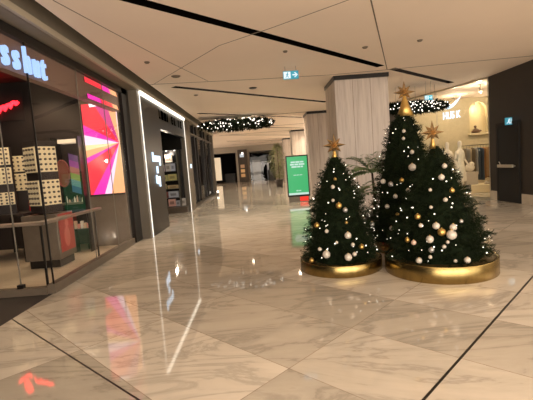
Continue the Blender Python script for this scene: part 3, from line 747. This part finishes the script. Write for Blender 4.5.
bx = [(-3.49, -3.24, 1.87, 2.15), (-3.69, -3.55, 1.54, 1.8), (-3.5, -3.32, 1.54, 1.83), (-3.3, -3.16, 1.54, 1.82), (-3.7, -3.48, 1.19, 1.41), (-3.44, -3.13, 1.19, 1.43), (-3.73, -3.55, .89, 1.08), (-3.49, -3.1, .89, 1.02), (-3.7, -3.51, .56, .78), (-3.48, -3.12, .56, .79), (-3.51, -3.25, .23, .5), (-3.23, -3.09, .23, .43), (-3.05, -2.87, .23, .5)]
bl = ['single pale box on the top shelf of the framed display', 'small mauve box at the left of the second shelf', 'pale box in the middle of the second shelf', 'bluish white box at the right of the second shelf', 'olive box at the left of the third shelf', 'wide mustard box at the right of the third shelf',
      'mustard box at the left of the fourth shelf', 'low wide tan box on the fourth shelf', 'dark red box at the left of the fifth shelf', 'wide grey box on the fifth shelf', 'salmon pink bag at the bottom of the framed display', 'grey bag in the middle of the display floor', 'cream bag at the right of the display floor']
for (x0, x1, z0, z1), c, lab in zip(bx, bc, bl):
    t = thing('gift_box', lab, 'box', ((x0+x1)/2, 14.62, z0), 0, 'goods in the framed display')
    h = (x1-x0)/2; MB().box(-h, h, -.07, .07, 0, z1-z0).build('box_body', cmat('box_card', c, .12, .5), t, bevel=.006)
    MB().box(-h*.6, h*.6, -.074, -.07, (z1-z0)*.3, (z1-z0)*.7).build('box_label', cmat('box_print', tuple(v*.6 for v in c), 0, .5), t)
t = thing('display_downlight', 'small bright downlight over the shelved display, left of the two', 'downlight', (-3.4, 14.5, 2.3), 0, 'downlights over the display')
MB().lathe([(.025, -.03), (.03, 0)], 12).build('lens', M['bulbw'], t); point(t, (0, -.05, -.1), 15, (1, .85, .7))
t = thing('display_downlight', 'small bright downlight over the shelved display, right of the two', 'downlight', (-3.1, 14.5, 2.3), 0, 'downlights over the display')
MB().lathe([(.025, -.03), (.03, 0)], 12).build('lens', M['bulbw'], t)
t = thing('ceiling_lamp', 'lamp inside the entrance of the framed shop', 'lamp', (-4.2, 12.2, 3.5)); MB().lathe([(.05, -.05), (.05, 0)], 12).build('housing', M['dk'], t); area_spot(t, (0, 0, -.08), 16, 120, .05)
# small square lit sign on the pilaster
t = thing('blade_sign', 'small glowing square sign on the beige pilaster', 'sign', (-2.66, 15.05, 1.60))
MB().box(0, .03, 0, .16, 0, .16).build('sign_face', M['signw'], t, bevel=.01)
# third shop: dark glazed front
wn = sbox('window_4', M['glass'], -2.80, -2.79, 15.6, 23.0, .1, 3.42)
for y in (15.6, 16.9, 17.6, 19.4, 20.2, 22.0): MB().box(-2.84, -2.72, y, y+.10, 0, 3.42).build('mullion', M['dk'], wn)
MB().box(-2.84, -2.72, 15.6, 23.0, 2.95, 3.03).build('transom', M['dk'], wn)
MB().box(-2.84, -2.72, 15.6, 23.0, 0, .14).build('sill', M['dk'], wn)
sbox('wall_left', M['pil'], -2.9, -2.66, 22.9, 23.2, 0, 3.42)
sbox('wall_left', M['shopwall'], -6.1, -6, 15.05, 23.2, 0, 3.6)
sbox('wall_left', M['shopwall'], -9, -2.9, 23.05, 23.2, 0, 3.6)
for i, (x, y, z, c) in enumerate(((-3.3, 17.2, 1.2, (.5, .4, .3)), (-3.4, 18.6, 1.5, (.3, .3, .3)), (-3.3, 20.9, 1.1, (.5, .42, .3)))):
    t = thing('display_stand', 'pale display stand in the dark glazed shop, '+['nearest the pilaster', 'middle one', 'farthest one'][i], 'display stand', (x, y, 0), 0, 'stands in the dark glazed shop')
    MB().box(-.2, .2, -.3, .3, 0, z*.6).build('cabinet', M['grey'], t); MB().box(-.03, .0, -.25, .25, z*.6, z*1.4).build('panel', cmat('panel_print', c, .05), t)
t = thing('floor_lamp', 'tiny bright lamp at the foot of the far left shopfront', 'lamp', (-2.55, 22.6, 0))
MB().lathe([(.05, 0), (.05, .12)], 12).build('lamp_body', M['dk'], t); MB().lathe([(.06, .12), (.06, .22), (.02, .25)], 12).build('lamp_head', M['bulbw'], t)
t = thing('ceiling_lamp', 'lamp inside the dark glazed shop', 'lamp', (-4.2, 18.5, 3.5)); MB().lathe([(.05, -.05), (.05, 0)], 12).build('housing', M['dk'], t); area_spot(t, (0, 0, -.08), 18, 130, .05)

# ------------------------------------------------------------ far end of the hall
sbox('wall_back', M['farwall'], -9, 5.2, 39.0, 39.2, 2.95, CZ)
for x0, x1 in ((-9, -5.2), (-2.35, -1.9), (-1.35, -1.0), (1.5, 5.2)): sbox('wall_back', M['farwall'], x0, x1, 39.0, 39.2, 0, 2.95)
sbox('wall_back', M['black'], -9, 5.2, 42, 42.1, 0, CZ); sbox('floor', M['shopwall'], -9, 5.2, 40, 42, -.1, 0)
sbox('ceiling', M['shopwall'], -9, 5.2, 39.2, 42, 2.95, 3.05)
sbox('wall_right', M['black'], 5.2, 5.3, 39.2, 42, 0, CZ); sbox('wall_left', M['black'], -9.1, -9, 39.2, 42, 0, CZ)
sbox('ceiling', M['black'], -9, 5.3, 40, 42.1, CZ, CZ+.1)
sbox('window_5', M['glass'], -1.0, 1.5, 39.05, 39.06, 0, 2.95); sbox('window_6', M['glass'], -5.2, -2.35, 39.05, 39.06, 0, 2.95)
tag(box('lit_column', M['warmlit'], -4.55, -3.95, 39.6, 39.9, .3, 2.6), 'tall pale lit panel at the far left end of the hall', 'panel')
t = thing('display_case', 'narrow dark case with warm lit shelves at the far end', 'display case', (-1.62, 38.8, 0))
MB().box(-.5, .42, -.1, .2, 0, 3.2).build('case_body', M['brown'], t)
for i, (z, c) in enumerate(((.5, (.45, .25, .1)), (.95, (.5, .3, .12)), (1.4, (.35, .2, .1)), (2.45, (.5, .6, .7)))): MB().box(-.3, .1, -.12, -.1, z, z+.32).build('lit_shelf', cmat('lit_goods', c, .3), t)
MB().box(-.12, .06, -.16, -.12, 2.75, 2.92).build('lamp', M['bulbw'], t)
tag(box('shop_counter', M['dk'], .75, 1.4, 39.7, 40.2, 0, 1.0), 'grey counter in the dark far right opening', 'counter')
tag(box('room_divider', cmat('dim_panel', (.12, .10, .07), .04), -.75, .05, 40.3, 40.4, 0, 2.1), 'dim greyish panel standing inside the dark far opening', 'panel')
tag(box('shop_counter', M['dk'], -3.6, -2.6, 39.7, 40.2, 0, .9), 'dark counter in the far left opening', 'counter')
tag(box('glowing_totem', cmat('tiny_white_panel', (.5, .5, .5), .15), .72, .9, 40.3, 40.35, 0, 1.7), 'tiny white totem glowing in the far right opening', 'totem')

for i, y in enumerate((18.2, 22.5, 27, 31, 35.5)):  # unseen lamps added behind the pillars to light the deep hall
    t = thing('added_fill_lamp', 'added round fill lamp on the right wall, hidden behind the pillars', 'wall lamp', (4.99, y, 2.6), 0, 'added fill lamps behind the pillars')
    MB().box(-.04, .01, -.05, .05, -.08, .08).build('bracket', M['dk'], t)
    MB().ball((-.12, 0, 0), .07, 16, 10).build('globe', M['bulbw'], t, smooth=True); point(t, (-.3, 0, 0), 110, (1, .86, .7), .08)
# ------------------------------------------------------------ green screen kiosk
t = thing('digital_kiosk', 'freestanding kiosk with a bright green screen left of the pillars', 'kiosk', (1.42, 15.0, 0), R(0))
MB().box(-.43, .43, .0, .12, .2, 1.79).build('casing', M['dk'], t, bevel=.01)
MB().box(-.40, .40, .02, .10, 0, .2).build('foot', M['grey'], t)
s = MB().box(-.385, .385, -.004, 0, .27, 1.74).build('screen', M['green'], t)
for z, runs in ((1.50, ((-.24, -.08), (-.06, .10), (.12, .25))), (1.41, ((-.27, -.12), (-.10, .04), (.06, .28))), (1.32, ((-.22, -.02), (.0, .12), (.14, .22)))):
    for x0, x1 in runs: MB().box(x0, x1, -.007, -.004, z, z+.06).build('screen_word', M['scrwhite'], s)
for x0, x1 in ((-.16, -.06), (-.04, .05), (.07, .17)): MB().box(x0, x1, -.007, -.004, 1.02, 1.045).build('screen_word', M['scrwhite'], s)
for x0, x1 in ((-.09, -.01), (.01, .09)): MB().box(x0, x1, -.007, -.004, .41, .45).build('screen_word', M['scrwhite'], s)
MB().box(-.385, .385, -.007, -.004, .27, .35).build('screen_footer', M['scrwhite'], s)
MB().box(.03, .36, -.006, .02, .02, .19).build('red_label', M['redlab'], t)

# ------------------------------------------------------------ plants
def leaf(b, p, d, ln, wd, droop, up=Vector((0, 0, 1))):
    d = d.normalized(); s = d.cross(up)
    s = s.normalized() if s.length > .01 else Vector((1, 0, 0))
    n = 4; vs = []
    for i in range(n+1):
        u = i/n; c = p+d*ln*u+Vector((0, 0, -droop*ln*u*u)); w_ = wd*math.sin(PI*(u*.85+.1))
        vs += [c-s*w_/2, c+s*w_/2]
    b._add(vs, [(2*i, 2*i+1, 2*i+3, 2*i+2) for i in range(n)])
def palm(x, y, h0, fr, label, seed):
    rnd = random.Random(seed)
    t = thing('potted_palm', label, 'plant', (x, y, 0))
    MB().lathe([(.13, 0), (.19, .38), (.19, .4), (.16, .4), (.15, .36)], 20).build('pot', M['pot'], t, smooth=True)
    MB().tube([(0, 0, .3), (.02, 0, h0*.6), (0, .01, h0)], .03, 8, .02).build('stem', M['bark'], t, smooth=True)
    for k in range(fr):
        a = 2*PI*k/fr+rnd.uniform(-.3, .3); el = rnd.uniform(.25, 1.2); L_ = rnd.uniform(.45, .75)
        b = MB(); pts = []
        for i in range(9):
            u = i/8; pts.append(Vector((math.cos(a)*L_*u*math.cos(el*.8), math.sin(a)*L_*u*math.cos(el*.8), h0+L_*math.sin(el)*u-.35*u*u*L_)))
        b.tube(pts, .007, 5, .003)
        for i in range(2, 9):
            dd = (pts[i]-pts[i-1]).normalized(); sd = dd.cross(Vector((0, 0, 1))).normalized()
            for s_ in (-1, 1): leaf(b, pts[i], (dd*.8+sd*s_*.9), .20*(1-.06*i)+.04, .06, .35)
        b.build('frond', M['leaf'], t)
palm(2.12, 7.4, 1.2, 24, 'green palm in front of the stone pillar beside the tallest christmas tree', 3)
palm(1.62, 7.0, .72, 20, 'dark green arching plant low between the left and tallest christmas trees', 5)
def bush_tree(x, y, z0, z1, r, label, m, seed, nl=700):
    rnd = random.Random(seed)
    t = thing('potted_tree', label, 'plant', (x, y, 0))
    MB().lathe([(.2, 0), (.27, .45), (.27, .48), (.22, .48)], 20).build('pot', M['pot'], t, smooth=True)
    MB().tube([(0, 0, .4), (.03, 0, z0+.3), (0, 0, z1-.3)], .035, 8, .015).build('trunk', M['bark'], t, smooth=True)
    b = MB()
    for i in range(nl):
        z = rnd.uniform(z0, z1); u = (z-z0)/(z1-z0); rr = r*math.sin(PI*(u*.8+.15))*rnd.uniform(.3, 1); a = rnd.uniform(0, 2*PI)
        leaf(b, Vector((rr*math.cos(a), rr*math.sin(a), z)), Vector((math.cos(a), math.sin(a), rnd.uniform(-.3, .6))), rnd.uniform(.10, .2), .06, .4)
    b.build('foliage', m, t)
bush_tree(1.2, 26.0, .6, 2.9, .65, 'tall yellow-green potted tree far down the hall beside the green screen', M['leafy'], 4, 1300)
bush_tree(1.95, 23.0, .6, 2.0, .35, 'darker leafy potted tree behind the green screen', M['leaf'], 9, 450)

# ------------------------------------------------------------ christmas trees
def interp(p, z):
    if z <= p[0][0]: return p[0][1]
    for (a, ra), (c, rc) in zip(p, p[1:]):
        if z <= c: return ra+(rc-ra)*(z-a)/(c-a)
    return p[-1][1]
def foliage(prof, n, rnd):
    z0, z1 = prof[0][0], prof[-1][0]; vs = []; fs = []; mi = []
    # dark lumpy core
    nk, nl = 26, 22
    for i in range(nl+1):
        z = z0+(z1-z0)*i/nl
        for k in range(nk):
            a = 2*PI*k/nk; r = interp(prof, z)*.80*(1+.16*noise.noise(Vector((math.cos(a)*3, math.sin(a)*3, z*6))))
            vs.append((r*math.cos(a), r*math.sin(a), z))
    for i in range(nl):
        for k in range(nk): fs.append((i*nk+k, i*nk+(k+1) % nk, (i+1)*nk+(k+1) % nk, (i+1)*nk+k)); mi.append(1)
    for _ in range(n):
        while True:
            z = rnd.uniform(z0, z1)
            if rnd.random() < (interp(prof, z)+.06)/(prof[0][1]+.06): break
        a = rnd.uniform(0, 2*PI); R_ = interp(prof, z)
        lay = 1+.09*math.sin(z*34+2.2*math.sin(a*2))+.05*noise.noise(Vector((math.cos(a)*4, math.sin(a)*4, z*7)))
        re = R_*lay*rnd.uniform(.84, 1.08)+.015
        el = rnd.uniform(-.35, .45)+(.8 if z > z1-.14 else 0)
        d = Vector((math.cos(a)*math.cos(el), math.sin(a)*math.cos(el), math.sin(el)))
        tip = Vector((re*math.cos(a), re*math.sin(a), z+rnd.uniform(-.02, .03))); ln = rnd.uniform(.09, .16)
        s1 = d.cross(Vector((0, 0, 1))).normalized(); s2 = d.cross(s1)
        for j in range(15):
            u = j/14; p = tip-d*ln*(1-u); an = rnd.uniform(0, 2*PI); o = s1*math.cos(an)+s2*math.sin(an)
            nd = (d*rnd.uniform(.5, 1.0)+o*.8).normalized(); l2 = rnd.uniform(.028, .045)
            sw = nd.cross(o.cross(nd)+Vector((.01, .02, .03))).normalized()*.0038
            q = len(vs); e = p+nd*l2
            vs += [tuple(p-sw), tuple(p+sw), tuple(e)]; fs.append((q, q+1, q+2)); mi.append(0)
    return vs, fs, mi
BULB = MB(); BULB.ball((0, 0, 0), .0085, 8, 6); _o = BULB.build('bulb', M['bulb']); BULB_ME = _o.data; bpy.data.objects.remove(_o)
def xmas_tree(x, y, prof, which, n, seed, ring_r, ring_h, nb):
    rnd = random.Random(seed)
    # brass ring
    t = thing('tree_platform', 'round polished brass ring platform under the %s christmas tree' % which, 'platform', (x, y, 0), 0, 'brass tree platforms')
    b = MB(); b.lathe([(ring_r-.004, 0), (ring_r, .004), (ring_r, ring_h-.004), (ring_r-.004, ring_h), (ring_r-.03, ring_h), (ring_r-.03, ring_h-.03)], 64); b.build('band', M['brass'], t, smooth=True)
    MB().lathe([(ring_r-.03, ring_h-.04), (ring_r-.03, ring_h-.02), (.01, ring_h-.018)], 48).build('deck', M['brassdark'], t)
    t = thing('christmas_tree', 'green christmas tree with baubles and lights, the %s of the three' % which, 'christmas tree', (x, y, ring_h-.02), 0, 'christmas trees')
    p2 = [(z-ring_h+.02, r) for z, r in prof]
    MB().tube([(0, 0, 0), (0, 0, p2[-1][0]-.05)], .035, 10, .012).build('trunk', M['bark'], t)
    MB().lathe([(.16, 0), (.16, .02), (.04, .05)], 20).build('stand', M['dk'], t)
    vs, fs, mi = foliage(p2, n, rnd)
    o = mesh_obj('foliage', vs, fs, [M['needle'], M['needle2']], t)
    o.data.polygons.foreach_set('material_index', mi)
    # light string: a wire winding up the tree with single bulbs
    t = thing('string_lights', 'string of tiny warm white bulbs wound around the %s christmas tree' % which, 'string lights', (x, y, 0), 0, 'string lights on the trees')
    pts = []; N = 420; turns = 9
    for i in range(N):
        u = i/(N-1); z = prof[0][0]+.05+(prof[-1][0]-prof[0][0]-.1)*u; a = 2*PI*turns*u; r = interp(prof, z)*.98
        pts.append((r*math.cos(a), r*math.sin(a), z))
    MB().tube(pts, .0022, 4).build('wire', M['needle2'], t)
    for k in range(nb):
        while True:
            z = rnd.uniform(prof[0][0]+.05, prof[-1][0]-.03)
            if rnd.random() < (interp(prof, z)+.15)/(prof[0][1]+.15): break
        a = rnd.uniform(-PI*1.08, PI*.08) if k % 10 < 8 else rnd.uniform(0, 2*PI); r = interp(prof, z)*1.06+.012
        o = bpy.data.objects.new('bulb', BULB_ME); COL.objects.link(o); o.parent = t
        o.location = (r*math.cos(a), r*math.sin(a), z); s_ = rnd.choice((.45, .6, .75, 1.0)); o.scale = (s_, s_, s_)
PR = {'L': (1.03, 5.37, [(.12, .50), (.5, .44), (.96, .33), (1.3, .2), (1.54, .05)]),
      'R': (2.22, 4.92, [(.17, .60), (.55, .52), (.85, .39), (1.2, .25), (1.45, .13), (1.58, .04)]),
      'M': (2.27, 6.12, [(.15, .6), (.9, .49), (1.5, .345), (1.95, .22), (2.14, .09)])}
WHO = {'L': 'left', 'R': 'right', 'M': 'tallest middle'}
xmas_tree(*PR['L'], 'left', 2100, 11, .56, .155, 60)
xmas_tree(*PR['R'], 'right', 2500, 12, .675, .20, 46)
xmas_tree(*PR['M'], 'tallest middle', 2500, 13, .5, .17, 72)

BA = {'L':[(0.98,5.02,0.91,0.041,'g'),(0.78,4.95,0.30,0.051,'w'),(1.03,4.88,0.26,0.048,'w'),(1.05,4.93,0.53,0.044,'w'),(1.21,4.93,0.37,0.035,'g'),(0.71,5.11,0.66,0.037,'g'),(0.61,5.09,0.20,0.034,'g'),(0.71,5.01,0.36,0.026,'w'),(0.81,5.01,0.59,0.026,'w'),(0.94,5.12,1.15,0.026,'w'),(1.05,5.00,0.85,0.032,'s'),(0.98,5.16,1.25,0.021,'g'),(1.11,4.89,0.29,0.028,'w'),(0.92,5.06,0.98,0.021,'w'),(1.43,5.22,0.60,0.033,'s'),(1.05,4.97,0.69,0.020,'g'),(1.10,4.91,0.41,0.025,'w'),(0.91,4.93,0.45,0.020,'w')],
'R':[(2.13,4.40,0.55,0.056,'w'),(2.00,4.48,0.65,0.041,'w'),(2.16,4.42,0.63,0.041,'w'),(2.04,4.44,0.58,0.046,'g'),(1.92,4.47,0.50,0.044,'w'),(1.74,4.66,0.47,0.031,'g'),(1.78,4.58,0.45,0.031,'p'),(1.92,4.44,0.38,0.033,'s'),(2.04,4.39,0.42,0.023,'w'),(2.08,4.39,0.47,0.020,'w'),(1.80,4.50,0.25,0.035,'w'),(1.90,4.43,0.30,0.023,'w'),(2.26,4.33,0.26,0.037,'w'),(2.13,4.33,0.26,0.020,'w'),(2.26,4.44,0.69,0.023,'s'),(1.86,4.63,0.75,0.036,'g'),(1.87,4.58,0.65,0.026,'w'),(2.14,4.54,0.94,0.026,'w'),(2.23,4.57,1.04,0.030,'g'),(2.02,4.64,1.06,0.021,'w'),(2.15,4.64,1.20,0.036,'w'),(2.21,4.69,1.33,0.030,'w'),(1.99,4.57,0.86,0.020,'w')],
'M':[(2.22,5.71,1.31,0.053,'w'),(1.94,5.80,1.08,0.037,'s'),(1.87,5.91,1.12,0.038,'w'),(2.07,5.72,1.13,0.035,'g'),(2.24,5.75,1.53,0.030,'w'),(2.18,5.86,1.85,0.026,'w'),(2.16,5.83,1.74,0.024,'w'),(1.97,5.72,0.90,0.032,'w'),(2.13,5.66,0.98,0.033,'w'),(2.20,5.62,0.89,0.043,'g'),(1.87,5.79,0.75,0.033,'w'),(1.89,5.71,0.43,0.032,'w'),(1.97,5.67,0.64,0.026,'g')]}
CN = {'g': ('gold', 'gold'), 'w': ('white', 'white'), 's': ('silver', 'silver'), 'p': ('pale pink', 'pink')}
SPECIAL = {('R', 0): 'largest white bauble, in the cluster low on the right christmas tree', ('R', 3): 'gold bauble inside the cluster of big baubles on the right tree',
           ('M', 0): 'largest white bauble high on the tallest middle christmas tree', ('L', 0): 'biggest gold bauble, alone halfway up the left christmas tree',
           ('L', 1): 'large white bauble low on the left side of the left christmas tree', ('L', 2): 'large white bauble low in the centre of the left christmas tree',
           ('L', 3): 'white bauble above the big pair near the bottom of the left christmas tree', ('R', 21): 'topmost white bauble on the right christmas tree',
           ('R', 12): 'white bauble closest to the brass ring on the right tree', ('R', 4): 'white bauble left of and below the gold one in the right tree cluster'}
for k, lst in BA.items():
    cx, cy, _ = PR[k]
    for i, (x, y, z, r, c) in enumerate(lst):
        d = Vector((x-cx, y-cy, 0)); d.normalize(); x += d.x*.025; y += d.y*.025
        size = 'large' if r > .038 else 'medium' if r > .028 else 'small'
        lab = SPECIAL.get((k, i)) or '%s %s bauble hanging on the %s christmas tree' % (size, CN[c][0], WHO[k])
        t = thing('bauble', lab, 'bauble', (x, y, z), 0, '%s %s baubles on the %s tree' % (size, CN[c][0], WHO[k]))
        MB().ball((0, 0, 0), r, 20, 14).build('ball', M[{'g': 'gold', 'w': 'white', 's': 'silver', 'p': 'pink'}[c]], t, smooth=True)
        MB().lathe([(r*.2, r*.96), (r*.2, r*1.15), (r*.05, r*1.2)], 10).build('cap', M['gold'], t)

def star(x, y, z, r, zb, rb, label):
    t = thing('star_topper', label, 'star', (x, y, zb), 0, 'star tree toppers')
    b = MB(); zc = z-zb
    for k in range(8):
        a = 2*PI*k/8+PI/2; L_ = r*(1.0 if k % 2 == 0 else .80); w_ = r*.20
        d = Vector((math.cos(a), 0, math.sin(a))); s_ = Vector((-math.sin(a), 0, math.cos(a))); f_ = Vector((0, 1, 0))
        c = Vector((0, 0, zc)); q = c+d*r*.22
        b._add([c, q+s_*w_, q-f_*w_, q-s_*w_, q+f_*w_, c+d*L_], [(1, 2, 5), (2, 3, 5), (3, 4, 5), (4, 1, 5), (0, 2, 1), (0, 3, 2), (0, 4, 3), (0, 1, 4)])
    for s_ in (-1, 1):
        c = Vector((0, 0, zc)); w_ = r*.14
        b._add([c+Vector((w_, 0, 0)), c+Vector((0, 0, w_)), c-Vector((w_, 0, 0)), c-Vector((0, 0, w_)), c+Vector((0, s_*r*.6, 0))], [(0, 1, 4), (1, 2, 4), (2, 3, 4), (3, 0, 4)])
    b.build('star', M['starm'], t)
    b = MB(); b.lathe([(rb, 0), (rb*.55, (zc-r*.2)*.45), (rb*.12, zc-r*.2), (.008, zc)], 20); b.build('cone_base', M['gold'], t, smooth=True)
star(1.03, 5.37, 1.70, .165, 1.50, .05, 'champagne star with slim cone on top of the left christmas tree')
star(2.31, 6.12, 2.46, .175, 2.09, .13, 'champagne star with wide gold cone on top of the tallest middle tree')
star(2.19, 4.92, 1.75, .155, 1.55, .045, 'champagne star on top of the right christmas tree')

# ------------------------------------------------------------ hanging light garlands
def garland(cx, cy, cz, lx, ly, lz, tilt, label, seed, nb=100, bs=.02):
    rnd = random.Random(seed)
    t = thing('hanging_garland', label, 'garland', (cx, cy, cz), R(tilt), 'hanging light garlands')
    vs = []; fs = []
    def rp():
        while True:
            p = Vector((rnd.uniform(-1, 1), rnd.uniform(-1, 1), rnd.uniform(-1, 1)))
            if abs(p.x)**3+p.y**2+p.z**2 < 1: return Vector((p.x*lx, p.y*ly, p.z*lz))
    for _ in range(1500):
        p = rp()
        for j in range(6):
            d = Vector((rnd.gauss(0, 1), rnd.gauss(0, 1), rnd.gauss(0, 1))).normalized(); s_ = d.cross(Vector((.3, .5, .8))).normalized()*.016
            q = len(vs); e = p+d*rnd.uniform(.07, .14)
            vs += [tuple(p-s_), tuple(p+s_), tuple(e)]; fs.append((q, q+1, q+2))
    mesh_obj('foliage', vs, fs, M['needle2'], t)
    m0 = MB(); m0.ball((0, 0, 0), bs, 8, 6); me = m0.build('bulb', M['bulbw']).data
    bpy.data.objects.remove(bpy.data.objects[-1]) if False else None
    for o in [o for o in COL.objects if o.data is me]: bpy.data.objects.remove(o)
    for _ in range(nb):
        p = rp(); p.y = (-1 if rnd.random() < .7 else 1)*(ly*math.sqrt(max(0, 1-(p.z/lz)**2-abs(p.x/lx)**3))+.05)
        o = bpy.data.objects.new('bulb', me); COL.objects.link(o); o.parent = t; o.location = p
        s_ = rnd.choice((.6, .8, 1.0, 1.2)); o.scale = (s_, s_, s_)
    for s_ in (-.6, 0, .6): MB().tube([(s_*lx, 0, lz*.5), (s_*lx, 0, CZ-cz)], .003, 4).build('wire', M['dk'], t)
garland(-.83, 16.0, 3.22, 1.62, .6, .24, 0, 'dark hanging garland full of white lights near the left shops', 21, 100, .022)
garland(4.86, 12.0, 2.91, 1.0, .4, .17, 0, 'dark hanging garland with white lights in front of the boutique glass', 22, 100, .015)
